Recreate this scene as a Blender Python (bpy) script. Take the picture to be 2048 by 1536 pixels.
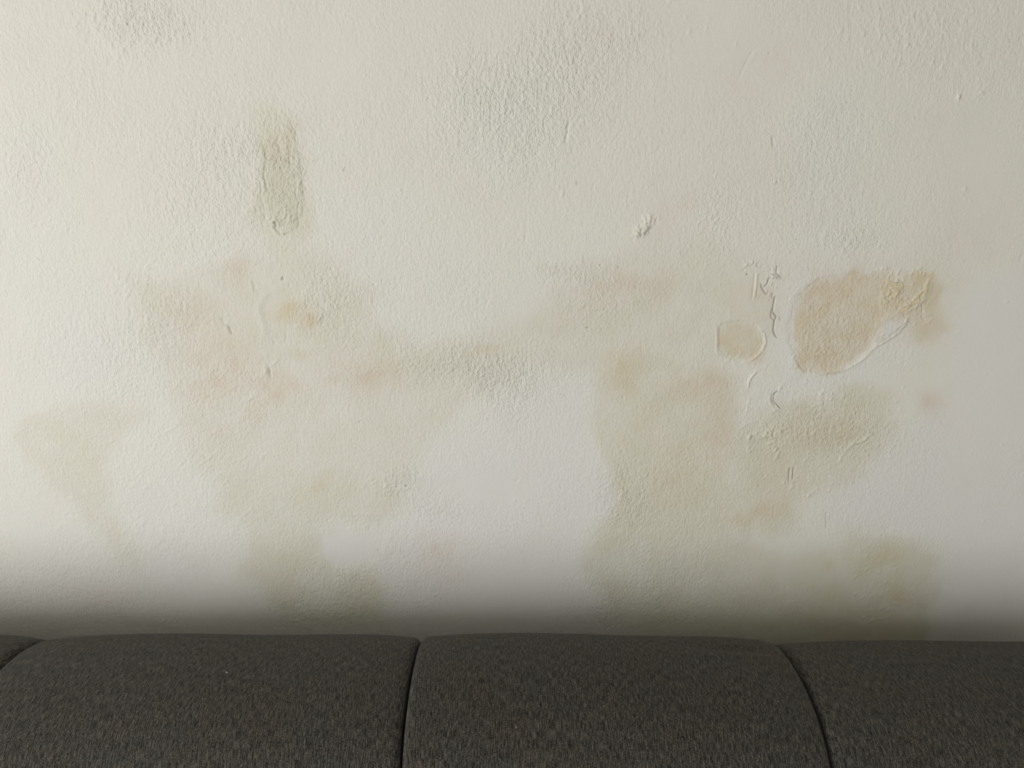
import bpy, math
import numpy as np
S = bpy.context.scene
C = S.collection
for o in list(bpy.data.objects):
    bpy.data.objects.remove(o)

# ------------------------------------------------------------------ camera
CAM = (0.0, -1.20, 1.70)
TILT = 20.0
FPX = 1538.0
cd = bpy.data.cameras.new('camera')
cam = bpy.data.objects.new('camera', cd)
C.objects.link(cam)
cam.location = CAM
cam.rotation_euler = (math.radians(90 - TILT), 0, 0)
cd.sensor_width = 36.0
cd.lens = 36.0 * FPX / 2048.0
cd.clip_start = 0.02
S.camera = cam

# ------------------------------------------------------------------ light
S.view_settings.view_transform = 'Standard'
S.view_settings.look = 'None'
S.view_settings.gamma = 1
S.view_settings.use_curve_mapping = False
S.view_settings.exposure = 0.0
w = bpy.data.worlds.new('daylight')
S.world = w
w.use_nodes = True
w.node_tree.nodes['Background'].inputs[0].default_value = (1.0, 1.0, 0.985, 1)
w.node_tree.nodes['Background'].inputs[1].default_value = 0.83

def area(name, loc, target, sx, sy, power, col):
    l = bpy.data.lights.new(name, 'AREA')
    l.shape = 'RECTANGLE'
    l.size = sx
    l.size_y = sy
    l.energy = power
    l.color = col
    o = bpy.data.objects.new(name, l)
    C.objects.link(o)
    o.location = loc
    from mathutils import Vector
    d = Vector(target) - Vector(loc)
    o.rotation_euler = d.to_track_quat('-Z', 'Y').to_euler()
    return o
area('window_daylight', (-2.96, -2.50, 1.16), (0.0, -0.2, 1.16), 1.15, 1.95, 74.0, (1.0, 1.0, 0.995))

# ------------------------------------------------------------------ helpers
def obj(name, me, m=None, parent=None):
    o = bpy.data.objects.new(name, me)
    C.objects.link(o)
    if m:
        me.materials.append(m)
    if parent:
        o.parent = parent
    return o

def mesh(name, v, f, smooth=True):
    me = bpy.data.meshes.new(name)
    me.from_pydata([tuple(p) for p in v], [], [tuple(q) for q in f])
    if smooth:
        me.polygons.foreach_set('use_smooth', [True] * len(me.polygons))
    me.update()
    return me

def grid_mesh(name, X, Y, Z, flip=False):
    nz, nx = X.shape
    me = bpy.data.meshes.new(name)
    co = np.stack([X, Y, Z], -1).astype(np.float32).reshape(-1)
    idx = np.arange(nx * nz, dtype=np.int32).reshape(nz, nx)
    a, b, c, d = idx[:-1, :-1], idx[:-1, 1:], idx[1:, 1:], idx[1:, :-1]
    q = np.stack([a, b, c, d] if not flip else [a, d, c, b], -1).reshape(-1)
    nq = (nx - 1) * (nz - 1)
    me.vertices.add(nx * nz)
    me.vertices.foreach_set('co', co)
    me.loops.add(nq * 4)
    me.loops.foreach_set('vertex_index', q)
    me.polygons.add(nq)
    me.polygons.foreach_set('loop_start', np.arange(0, nq * 4, 4, dtype=np.int32))
    me.polygons.foreach_set('use_smooth', np.ones(nq, dtype=bool))
    me.update(calc_edges=True)
    return me

def box(name, lo, hi, m, parent=None, bev=0.0, kind=None):
    import bmesh
    bm = bmesh.new()
    bmesh.ops.create_cube(bm, size=1.0)
    for v in bm.verts:
        v.co = [(lo[i] + hi[i]) / 2 + v.co[i] * (hi[i] - lo[i]) for i in range(3)]
    if bev:
        bmesh.ops.bevel(bm, geom=bm.edges[:], offset=bev, segments=3, profile=0.6, affect='EDGES')
    me = bpy.data.meshes.new(name)
    bm.to_mesh(me)
    bm.free()
    if bev:
        me.polygons.foreach_set('use_smooth', [True] * len(me.polygons))
    o = obj(name, me, m, parent)
    if kind:
        o['kind'] = kind
    return o

def mat(name):
    m = bpy.data.materials.new(name)
    m.use_nodes = True
    nt = m.node_tree
    return m, nt, nt.nodes['Principled BSDF']

def N(nt, t, **kw):
    n = nt.nodes.new(t)
    for k, v in kw.items():
        if k.startswith('i_'):
            n.inputs[k[2:].replace('_', ' ')].default_value = v
        else:
            setattr(n, k, v)
    return n

def L(nt, a, b):
    nt.links.new(a, b)

def srgb(r, g, b):
    f = lambda c: (c / 255 / 12.92) if c / 255 <= 0.04045 else ((c / 255 + 0.055) / 1.055) ** 2.4
    return (f(r), f(g), f(b), 1)

def mixc(nt, fac, a, b, blend='MIX'):
    n = nt.nodes.new('ShaderNodeMix')
    n.data_type = 'RGBA'
    n.blend_type = blend
    for s, val in ((n.inputs[0], fac), (n.inputs[6], a), (n.inputs[7], b)):
        if isinstance(val, (int, float)):
            s.default_value = val
        elif isinstance(val, tuple):
            s.default_value = val
        else:
            nt.links.new(val, s)
    return n.outputs[2]

def math_(nt, op, a, b=None, c=None, clamp=False):
    n = nt.nodes.new('ShaderNodeMath')
    n.operation = op
    n.use_clamp = clamp
    for i, v in enumerate((a, b, c)):
        if v is None:
            continue
        if isinstance(v, (int, float)):
            n.inputs[i].default_value = v
        else:
            nt.links.new(v, n.inputs[i])
    return n.outputs[0]

rng = np.random.default_rng(11)

def vnoise(u, v, seed, tab=256):
    r = np.random.default_rng(seed).random((tab, tab)).astype(np.float32)
    iu = np.floor(u).astype(np.int64)
    iv = np.floor(v).astype(np.int64)
    fu = (u - iu).astype(np.float32)
    fv = (v - iv).astype(np.float32)
    fu = fu * fu * fu * (fu * (fu * 6 - 15) + 10)
    fv = fv * fv * fv * (fv * (fv * 6 - 15) + 10)
    iu %= tab
    iv %= tab
    ju = (iu + 1) % tab
    jv = (iv + 1) % tab
    return (r[iv, iu] * (1 - fu) + r[iv, ju] * fu) * (1 - fv) + (r[jv, iu] * (1 - fu) + r[jv, ju] * fu) * fv

def fbm(u, v, scale, seed, octv=4, rough=0.55):
    t = 0
    a = 1.0
    s = 0
    for k in range(octv):
        # rotate each octave so the lattice does not show
        ca, sa = math.cos(0.7 + 1.3 * k), math.sin(0.7 + 1.3 * k)
        uu = (u * ca - v * sa) / scale * 2 ** k + 17.3 * k
        vv = (u * sa + v * ca) / scale * 2 ** k + 5.1 * k
        t = t + a * (vnoise(uu, vv, seed + k) - 0.5) * 2
        s += a
        a *= rough
    return t / s

def sstep(x, a, b):
    t = np.clip((x - a) / (b - a), 0, 1)
    return t * t * (3 - 2 * t)

# ------------------------------------------------------------------ the stained wall
# The relief and the stains are measured on the wall in survey units (u to the
# right, v down); this turns wall metres (x, z) into those units.
TA = math.radians(TILT)
def wall_uv(x, z):
    dy = -CAM[1]
    dz = z - CAM[2]
    dep = dy * math.cos(TA) - dz * math.sin(TA)
    up = dy * math.sin(TA) + dz * math.cos(TA)
    return 1024 + FPX * x / dep, 768 - FPX * up / dep

def seg_dist(U, V, pts, closed=False):
    P = np.array(pts, float)
    Q = np.roll(P, -1, 0)
    n = len(P) if closed else len(P) - 1
    best = np.full(U.shape, 1e9, np.float32)
    for i in range(n):
        ax, ay = P[i]
        bx, by = Q[i]
        dx, dy = bx - ax, by - ay
        l2 = dx * dx + dy * dy + 1e-9
        t = np.clip(((U - ax) * dx + (V - ay) * dy) / l2, 0, 1)
        d = np.hypot(U - ax - t * dx, V - ay - t * dy)
        best = np.minimum(best, d)
    return best

def inside(U, V, pts):
    P = pts
    r = np.zeros(U.shape, bool)
    n = len(P)
    for i in range(n):
        x1, y1 = P[i]
        x2, y2 = P[(i + 1) % n]
        if y1 == y2:
            continue
        c = ((y1 > V) != (y2 > V)) & (U < (x2 - x1) * (V - y1) / (y2 - y1) + x1)
        r ^= c
    return r

def sdf(U, V, pts):
    d = seg_dist(U, V, pts, True)
    return np.where(inside(U, V, pts), -d, d)

def steps(parts):
    out = []
    for a, b, st in parts:
        out.append(np.linspace(a, b, max(2, int(round((b - a) / st))), endpoint=False))
    return np.concatenate(out + [[parts[-1][1]]])
# the survey is finer where the paint has peeled
xs = steps([(-3.0, -1.0, .5), (-1.0, -.40, .00185), (-.40, -.265, .0010), (-.265, .285, .00165), (.285, .66, .00092), (.66, 1.0, .00185), (1.0, 3.0, .5)])
zs = steps([(0, .70, .35), (.70, 1.06, .0020), (1.06, 1.42, .00092), (1.42, 1.63, .00125), (1.63, 1.86, .0016), (1.86, 2.6, .37)])
GX, GZ = np.meshgrid(xs, zs)
U, V = wall_uv(GX, GZ)
U = U.astype(np.float32)
V = V.astype(np.float32)

# coarse map for the soft stains
CS = 4
cu, cv = np.meshgrid(np.arange(-160, 2208, CS, dtype=np.float32), np.arange(-120, 1500, CS, dtype=np.float32))
wu = cu + 22 * fbm(cu, cv, 90, 40) + 9 * fbm(cu, cv, 26, 44)
wv = cv + 22 * fbm(cu, cv, 90, 50) + 9 * fbm(cu, cv, 26, 54)

def soft(pts, edge, amp=1.0):
    d = sdf(wu, wv, pts)
    return amp * sstep(-d, -edge, edge)

def blob(cx, cy, rx, ry, amp=1.0, rot=0.0, p=2.0):
    c, s = math.cos(math.radians(rot)), math.sin(math.radians(rot))
    a = ((wu - cx) * c + (wv - cy) * s) / rx
    b = (-(wu - cx) * s + (wv - cy) * c) / ry
    return amp * np.exp(-(a * a + b * b) ** (p / 2))

Z0 = np.zeros_like(cu)
yel = Z0.copy()      # pale yellow damp stain
pink = Z0.copy()     # rosy stain
och = Z0.copy()      # ochre, strongest
neu = Z0.copy()      # cooler, whiter paint
grn = Z0.copy()      # olive

def mx(a, b):
    return np.maximum(a, b)

yel = mx(yel, soft([(30, 880), (60, 840), (150, 812), (230, 800), (290, 830), (250, 870), (205, 940), (215, 1010), (250, 1060), (290, 1110), (290, 1150), (240, 1130), (180, 1060), (110, 990), (60, 930)], 22, 0.75))
yel = mx(yel, soft([(255, 560), (330, 565), (450, 525), (560, 480), (680, 530), (750, 590), (745, 650), (800, 680), (1000, 655), (1070, 620), (1150, 560), (1080, 535), (1250, 505), (1400, 470), (1530, 530), (1560, 640), (1400, 760), (1180, 750), (1090, 730), (1000, 765), (930, 800), (860, 880), (830, 960), (790, 1000), (680, 990), (560, 960), (430, 950), (380, 930), (350, 840), (320, 740), (280, 670)], 24, 0.62))
yel = mx(yel, soft([(440, 930), (800, 930), (820, 1000), (770, 1040), (640, 1050), (650, 1120), (760, 1160), (760, 1250), (650, 1250), (540, 1220), (480, 1150), (500, 1060), (440, 1020)], 22, 0.85))
yel = mx(yel, soft([(1180, 740), (1340, 700), (1460, 760), (1480, 850), (1580, 800), (1700, 770), (1770, 790), (1790, 850), (1750, 910), (1680, 975), (1590, 1010), (1590, 1060), (1500, 1090), (1560, 1120), (1500, 1290), (1300, 1290), (1210, 1230), (1180, 1150), (1190, 1060), (1240, 1000), (1220, 920), (1190, 850)], 20, 0.95))
yel = mx(yel, soft([(1500, 1120), (1640, 1090), (1700, 1060), (1850, 1080), (1870, 1200), (1860, 1320), (1200, 1320), (1300, 1250), (1480, 1240)], 22, 1.05))
yel = mx(yel, soft([(500, 210), (560, 190), (600, 240), (630, 330), (620, 450), (600, 500), (520, 520), (500, 420), (510, 300)], 16, 0.75))
yel = mx(yel, blob(700, 1200, 60, 60, 0.8))
yel = mx(yel, blob(860, 1000, 45, 30, 0.25))
grn = mx(grn, soft([(1640, 1180), (1720, 1090), (1800, 1080), (1860, 1130), (1860, 1310), (1620, 1310), (1560, 1230)], 30, 0.5))
grn = mx(grn, blob(1240, 1000, 30, 60, 0.6))
grn = mx(grn, blob(1230, 1090, 30, 22, 0.6))
grn = mx(grn, soft([(515, 290), (545, 250), (590, 300), (610, 400), (590, 470), (555, 465), (525, 400)], 9, 0.7))
grn = mx(grn, blob(560, 1160, 60, 90, 0.55))
grn = mx(grn, blob(720, 1210, 36, 50, 0.6))
grn = mx(grn, blob(800, 720, 240, 60, 0.28))
grn = mx(grn, blob(560, 640, 200, 110, 0.3))
grn = mx(grn, blob(1230, 640, 240, 90, 0.3))
for b in [(400, 650, 80, 34, .8, 20), (440, 620, 60, 28, .5, 0), (450, 720, 70, 40, .9, 20), (540, 780, 70, 26, .9, -10), (430, 775, 50, 30, .9, 0),
          (470, 545, 26, 24, .9, 0), (715, 740, 75, 38, .95, 12), (470, 840, 80, 40, .4, 0), (1220, 570, 75, 24, .9, -12), (1320, 580, 36, 40, .7, 0),
          (1150, 640, 36, 60, .35, 30), (1390, 780, 56, 30, .9, 10), (1432, 850, 28, 62, 1.0, 8), (1863, 812, 20, 20, .7, 0), (1520, 600, 60, 60, .4, 0),
          (1700, 570, 80, 30, .6, 0), (1830, 640, 46, 30, .5, 0), (880, 1100, 46, 26, .8, -10), (870, 1130, 60, 46, .35, 0), (1530, 1020, 46, 26, .5, -20),
          (1560, 360, 60, 60, .2, 0), (1520, 140, 150, 60, .3, -40), (1340, 440, 70, 26, .5, -40), (1240, 60, 120, 30, .2, 0), (180, 1200, 70, 30, .3, 0),
          (1350, 660, 40, 30, .4, 0), (1940, 470, 70, 60, .3, 0), (560, 310, 14, 40, .8, 0), (1640, 850, 60, 26, .35, 0), (90, 1010, 60, 60, .15, 0)]:
    pink = mx(pink, blob(b[0], b[1], b[2] * 1.2, b[3] * 1.2, b[4], b[5]))
och = mx(och, soft([(1575, 650), (1592, 590), (1640, 556), (1710, 544), (1800, 552), (1872, 548), (1890, 575), (1872, 615), (1835, 630), (1800, 630), (1765, 640), (1745, 690), (1716, 716), (1665, 740), (1612, 745), (1590, 712), (1578, 685)], 10, 0.85))
och = mx(och, blob(1830, 575, 34, 26, 1.25))
och = mx(och, blob(1856, 640, 30, 44, 0.75, 10))
yel = mx(yel, blob(1850, 590, 60, 70, .8))
och = mx(och, soft([(1437, 655), (1470, 645), (1515, 650), (1530, 680), (1522, 705), (1490, 722), (1450, 712), (1436, 688)], 13, 0.7))
och = mx(och, blob(1457, 678, 18, 24, 1.1))
for b in [(590, 625, 42, 30, .85, 20), (622, 642, 16, 14, 1.1, 0), (643, 970, 16, 16, .6, 0), (592, 720, 14, 12, .45, 0), (975, 690, 40, 12, .7, -6), (1250, 745, 34, 44, .8, 20),
          (1520, 1025, 60, 26, .7, -15), (1430, 1010, 60, 60, .35, 0), (1340, 960, 90, 90, .42, 0), (1280, 850, 50, 70, .3, 0), (1560, 960, 80, 40, .4, 0), (1650, 860, 90, 50, .45, -10), (1690, 870, 20, 20, .6, 0),
          (1803, 1185, 28, 26, .8, 0), (1650, 1122, 14, 12, .6, 0), (1770, 1112, 24, 16, .6, 0), (1863, 812, 22, 22, .35, 0), (1720, 1260, 90, 36, .5, 0), (1560, 900, 90, 50, .3, 0),
          (1540, 1010, 40, 18, .5, 0), (1390, 785, 50, 30, .3, 0), (590, 275, 10, 36, .5, 0)]:
    och = mx(och, blob(b[0], b[1], b[2], b[3], b[4], b[5]))
# cooler white paint
neu = mx(neu, sstep(cv + 50 * fbm(cu, cv, 300, 70), 330, 720) * 0.6 * sstep(1500 - cu, 0, 300))
neu = mx(neu, blob(40, 500, 120, 320, .7))
neu = mx(neu, blob(740, 470, 110, 130, .75))
neu = mx(neu, blob(840, 560, 130, 90, .8))
neu = mx(neu, blob(160, 700, 180, 170, .9))
neu = mx(neu, blob(350, 1130, 200, 140, .8))
neu = mx(neu, soft([(1100, 745), (1170, 770), (1190, 860), (1225, 930), (1235, 1000), (1180, 1060), (1170, 1180), (1200, 1290), (780, 1290), (760, 1120), (820, 1000), (860, 880), (960, 800)], 24, 1.0))
neu = mx(neu, soft([(1900, 600), (2100, 500), (2100, 1320), (1880, 1320), (1870, 1080), (1700, 1040), (1640, 1000), (1800, 880), (1880, 800)], 40, 1.0))
neu = mx(neu, blob(1650, 330, 90, 190, .55))
neu = mx(neu, blob(1000, 260, 120, 130, .3))
neu = mx(neu, blob(600, 330, 250, 120, .2))
halo = seg_dist(wu, wv, [(1600, 560), (1570, 620), (1562, 690), (1590, 755), (1680, 765), (1750, 740), (1830, 690)])
neu = mx(neu, 0.7 * np.exp(-(halo / 24) ** 2))
neu = mx(neu, blob(1768, 668, 26, 50, .9, 35))
neu = mx(neu, blob(1560, 790, 60, 30, .8))
neu = mx(neu, blob(1480, 900, 36, 70, .6, 30))
cut = 1 - 0.85 * np.clip(blob(1768, 668, 18, 50, .85, 35) + 0.6 * np.exp(-(halo / 18) ** 2) * (och < 0.4), 0, 1)
# small smooth filler patch
fill = soft([(640, 1066), (700, 1064), (742, 1070), (735, 1100), (745, 1118), (660, 1128), (648, 1105)], 9, 1.0)
for a in (yel, pink, och, grn):
    a *= cut
    a *= (1 - 0.9 * fill)
neu = mx(neu, fill * 1.0)
# every stain is cloudy inside
cl = 0.78 + 0.5 * fbm(cu, cv, 46, 80, 4, 0.62)
pink *= np.clip(.9 + .7 * fbm(cu, cv, 22, 87, 3), .3, 1.5)
for a in (yel, grn, pink):
    a *= np.clip(cl, 0.2, 1.4)
och *= np.clip(0.85 + 0.45 * fbm(cu, cv, 24, 85, 3), 0.3, 1.4)

# masks of how rough the paint is
tex = 0.44 + 0.20 * fbm(cu, cv, 160, 90)
def tb(cx, cy, rx, ry, amp, rot=0):
    global tex
    tex = tex + blob(cx, cy, rx, ry, amp * 1.25, rot, 2.6)
for b in [(260, 40, 110, 60, .9), (1060, 210, 190, 120, .75, -30), (960, 170, 100, 70, .35), (410, 380, 110, 130, .35), (470, 300, 60, 60, .35), (1180, 60, 150, 80, .25),
          (1860, 80, 160, 80, .2), (1640, 330, 110, 170, .35), (930, 730, 150, 46, .75, 8), (1000, 770, 60, 60, .4), (640, 610, 90, 70, .45), (250, 720, 80, 90, .3),
          (330, 640, 60, 60, .4), (560, 340, 50, 110, .8), (1640, 660, 80, 80, .45), (1640, 860, 150, 70, .55), (1130, 540, 70, 30, .4), (1200, 590, 110, 60, .3),
          (420, 820, 160, 90, .2), (660, 1150, 80, 90, .25), (600, 1230, 60, 40, .25), (1340, 1010, 140, 110, .2), (1240, 1010, 50, 80, .35), (880, 1010, 60, 30, .4), (800, 965, 40, 30, .6),
          (1430, 440, 60, 60, .35), (1700, 480, 60, 30, .5), (850, 1150, 150, 70, .2), (1210, 1210, 40, 50, .5), (1310, 1180, 60, 40, .3), (40, 330, 50, 110, .3)]:
    tb(*b)
for b in [(640, 130, 120, 80, -.2), (1400, 60, 110, 120, -.3), (1560, 130, 120, 90, -.3), (1960, 350, 90, 150, -.35), (1950, 640, 130, 130, -.4), (1800, 780, 120, 50, -.3),
          (1560, 640, 24, 90, -.4), (1980, 800, 120, 90, -.35), (1960, 1000, 110, 110, -.3), (1600, 1120, 150, 50, -.35), (1750, 1220, 200, 60, -.2), (1000, 1180, 140, 80, -.35),
          (950, 980, 120, 30, -.4), (60, 1060, 90, 60, -.25), (400, 1180, 120, 60, -.3), (560, 580, 40, 60, -.3), (1060, 620, 50, 50, -.3), (690, 1095, 60, 34, -.9), (150, 60, 80, 60, -.25),
          (1980, 1180, 110, 100, -.4), (1480, 570, 60, 70, -.25), (1460, 690, 44, 40, -.2), (200, 420, 60, 120, -.2)]:
    tb(*b)
tex = np.clip(tex, 0.02, 1.6) * (1 - 0.9 * fill)

def sample(M):
    gu = np.clip((U + 160) / CS, 0, cu.shape[1] - 1.001)
    gv = np.clip((V + 120) / CS, 0, cu.shape[0] - 1.001)
    iu = gu.astype(np.int32)
    iv = gv.astype(np.int32)
    fu = gu - iu
    fv = gv - iv
    return ((M[iv, iu] * (1 - fu) + M[iv, iu + 1] * fu) * (1 - fv) + (M[iv + 1, iu] * (1 - fu) + M[iv + 1, iu + 1] * fu) * fv).astype(np.float32)

# ---- relief, in millimetres towards the room
H = 1.1 * fbm(GX * 1000, GZ * 1000, 260, 100, 3)
H += 0.35 * fbm(U, V, 70, 110, 2)
dark = np.zeros_like(U)        # shade in cracks and holes, painted into the wall colour

def local(pts, pad):
    P = np.array(pts, float)
    m = (U > P[:, 0].min() - pad) & (U < P[:, 0].max() + pad) & (V > P[:, 1].min() - pad) & (V < P[:, 1].max() + pad)
    ii = np.nonzero(m)
    return ii, U[ii], V[ii]

def jag(pts, amp, seed, n=6):
    r = np.random.default_rng(seed)
    out = []
    for i in range(len(pts) - 1):
        a = np.array(pts[i], float)
        b = np.array(pts[i + 1], float)
        k = max(1, int(np.hypot(*(b - a)) / n))
        for j in range(k):
            out.append(tuple(a + (b - a) * j / k + (r.random(2) - .5) * 2 * amp))
    out.append(pts[-1])
    return out

def stroke(pts, wd, h, rough=0.0, seed=1, taper=True, drk=0.0, jg=0.0, brk=0.0):
    """a ridge (h > 0) or groove (h < 0) along a line"""
    wd = wd * .78
    if jg:
        pts = jag(pts, jg, seed)
    ii, u, v = local(pts, wd * 4 + 4)
    d = seg_dist(u, v, pts)
    g = np.exp(-(d / wd) ** 2)
    if taper:
        e = np.minimum(np.hypot(u - pts[0][0], v - pts[0][1]), np.hypot(u - pts[-1][0], v - pts[-1][1]))
        g = g * sstep(e, -wd, wd * 4)
    if rough:
        g = g * np.clip(1 + rough * fbm(u, v, 6, seed + 900, 2), 0, 3)
    if brk:
        g = g * sstep(fbm(u, v, 9, seed + 700, 2), -brk, 0.35 - brk)
    H[ii] += h * g
    if drk:
        dark[ii] = np.maximum(dark[ii], drk * np.exp(-(d / (wd * .7)) ** 2))

def plateau(pts, h, edge=2.5, jg=0.0, seed=3, rim=0.0, rimw=3.0, only=None):
    """raises (or sinks) everything inside an outline, with a crisp edge"""
    if jg:
        pts = jag(list(pts) + [pts[0]], jg, seed)[:-1]
    ii, u, v = local(pts, 25)
    uu = u + 1.6 * fbm(u, v, 11, seed + 300, 2)
    vv = v + 1.6 * fbm(u, v, 11, seed + 400, 2)
    d = sdf(uu, vv, pts)
    H[ii] += h * sstep(-d, -edge, edge)
    if rim:
        H[ii] += rim * np.exp(-(d / rimw) ** 2)

def lumps(cx, cy, rx, ry, n, h, seed, size=(2.0, 4.0), rot=0, pit=False, ell=1.6, ang=70):
    r = np.random.default_rng(seed)
    c, s = math.cos(math.radians(rot)), math.sin(math.radians(rot))
    for k in range(n):
        a, b = r.normal(0, .5, 2)
        px = cx + a * rx * c - b * ry * s
        py = cy + a * rx * s + b * ry * c
        w_ = .74 * (size[0] + (size[1] - size[0]) * r.random())
        th = math.radians(ang + r.normal(0, 25))
        hh = h * .9 * (0.5 + r.random())
        ii, u, v = local([(px, py)], w_ * ell * 3)
        q = ((u - px) * math.cos(th) + (v - py) * -math.sin(th)) / (w_ * ell)
        p = ((u - px) * math.sin(th) + (v - py) * math.cos(th)) / w_
        H[ii] += (-hh if pit else hh) * np.exp(-(q * q + p * p))

# scratches and gouges
stroke([(1139, 237), (1134, 264), (1130, 291)], 2.3, -1.25, taper=True)
stroke([(1054, 415), (1053, 450), (1050, 492)], 2.0, -0.35)
stroke([(1258, 376), (1257, 404)], 2.0, -0.35)
stroke([(1514, 543), (1512, 570), (1508, 598)], 2.6, 0.95)
stroke([(1510, 545), (1507, 570), (1504, 600)], 2.0, -0.7)
stroke([(1579, 935), (1577, 962)], 1.7, -1.2, drk=.5)
stroke([(1587, 934), (1585, 958)], 1.7, -1.2, drk=.5)
stroke([(1652, 1025), (1652, 1055)], 1.6, -0.6, drk=.3)
stroke([(1546, 272), (1545, 278), (1547, 295)], 2.1, -1.1, drk=.2)
stroke([(1530, 262), (1540, 264)], 2.0, -0.8)
stroke([(1508, 98), (1500, 110), (1488, 134), (1478, 158)], 2.0, -0.45, rough=.5)
stroke([(1512, 104), (1494, 138)], 2.0, 0.14)
stroke([(1535, 360), (1556, 362), (1590, 362), (1622, 358)], 1.8, -0.45, rough=1.0, brk=.1)
stroke([(690, 335), (687, 342)], 1.8, -0.9, drk=.4)
stroke([(926, 143), (934, 140), (936, 148), (930, 152), (934, 158)], 1.8, -0.5)
stroke([(1154, 362), (1153, 370)], 1.8, -0.7, drk=.3)
stroke([(1126, 378), (1125, 388), (1122, 398)], 3.4, 0.75, rough=.8)
stroke([(1245, 788), (1247, 800)], 2.0, -0.9)
stroke([(64, 512), (76, 518), (88, 524)], 2.4, 0.8, rough=.8)
stroke([(50, 510), (62, 512)], 2.0, -0.6)
stroke([(48, 685), (52, 680)], 2.6, 0.7)
stroke([(2046, 505), (2040, 525)], 2.4, -0.6)
# nail holes
for (a, b, c_) in [(812, 972, 1), (811, 958, .45), (718, 843, .5), (1175, 655, .8), (1200, 530, .5), (1236, 534, .7), (1494, 548, .8), (566, 558, .6), (1517, 972, .4), (1219, 647, .4), (1120, 788, .3), (410, 186, .25), (1860, 68, .2), (756, 1100, .35)]:
    stroke([(a, b), (a + .5, b + .5)], 2.0, -1.6 * c_, taper=False, drk=1.0 * c_)
# the dark cracks on the left of the peeled spot
K = dict(drk=.55, jg=1.6)
stroke([(1538, 553), (1535, 568), (1528, 572)], 1.9, -1.2, seed=5, **K)
stroke([(1521, 568), (1525, 580), (1531, 589), (1534, 586)], 1.9, -1.2, seed=6, **K)
stroke([(1553, 530), (1552, 546)], 1.9, -1.2, seed=7, **K)
stroke([(1544, 547), (1551, 549), (1556, 553), (1559, 552)], 1.9, -1.3, seed=8, **K)
stroke([(1543, 586), (1543, 595)], 1.8, -1.0, seed=9, **K)
stroke([(1548, 594), (1547, 610), (1545, 618), (1547, 625), (1552, 634), (1549, 640), (1547, 650), (1549, 664), (1554, 676)], 2.0, -1.5, seed=10, **K)
stroke([(1545, 618), (1542, 628), (1546, 640)], 1.7, -1.1, seed=11, **K)
stroke([(1560, 632), (1560, 640)], 1.6, -.7, seed=12, **K)
lumps(1552, 552, 8, 6, 8, 1.2, 31, (2, 3))
lumps(1540, 560, 26, 40, 46, 0.45, 32, (1.6, 3))
# flaking around the nail
stroke([(1482, 544), (1490, 537), (1500, 535), (1514, 537)], 2.4, -0.7, seed=14, jg=1)
stroke([(1487, 532), (1500, 526), (1512, 532), (1518, 536)], 2.6, 1.0, seed=15, jg=1.5)
lumps(1500, 526, 24, 8, 18, 0.6, 33, (1.6, 2.8))
# paint blister, upper left
plateau([(524, 285), (540, 262), (572, 250), (588, 270), (598, 320), (606, 380), (602, 430), (592, 456), (566, 470), (550, 455), (530, 430), (524, 380), (518, 330)], 0.5, 2.4, jg=2, seed=21)
stroke([(524, 283), (530, 300), (533, 318), (528, 345), (530, 368), (534, 380), (522, 396), (526, 410), (530, 432), (528, 440)], 2.3, -0.95, seed=22, jg=1.6, drk=.12)
stroke([(515, 337), (520, 344), (521, 352)], 1.7, -0.8, seed=23, jg=.8, drk=.15)
stroke([(521, 368), (522, 384), (518, 392)], 1.7, -0.9, seed=24, jg=.8, drk=.15)
stroke([(578, 240), (584, 248), (590, 262), (594, 272)], 2.0, -0.7, seed=25, jg=1)
stroke([(580, 314), (579, 322), (583, 328)], 2.3, -0.9, seed=26, jg=1)
stroke([(592, 388), (596, 398), (598, 406), (596, 420), (596, 434), (598, 448)], 2.0, -0.8, seed=27, jg=1)
stroke([(600, 358), (596, 392), (594, 400)], 3.0, 0.55, seed=28, rough=.7, jg=1)
lumps(562, 350, 50, 170, 230, 0.24, 34, (1.8, 3.4), ang=80)
lumps(570, 430, 26, 24, 34, 0.65, 35, (2, 4), ang=60)
stroke([(549, 445), (552, 452)], 3.4, -2.0, taper=False, drk=.35)
stroke([(546, 452), (556, 462), (560, 468)], 2.4, -1.3, seed=29, drk=.25)
stroke([(544, 456), (551, 466), (557, 470)], 2.6, 0.9)
stroke([(566, 468), (572, 468)], 2.2, -1.0, drk=.3)
stroke([(544, 446), (546, 442), (552, 440), (558, 446)], 2.4, 1.0)
for k in range(4):
    stroke([(462 + 14 * k, 472 + 3 * k), (486 + 14 * k, 446 + 3 * k), (516 + 12 * k, 424 + 8 * k)], 1.7, -0.26, rough=.6, seed=60 + k)
# crumbling plaster spot
lumps(1288, 454, 26, 12, 60, 0.75, 36, (2.0, 4.0), rot=-58, ang=65)
lumps(1276, 466, 8, 8, 10, 0.7, 37, (2.6, 4.4), rot=-58, ang=55)
lumps(1306, 441, 18, 6, 16, 0.5, 38, (2, 3), rot=-25)
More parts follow.
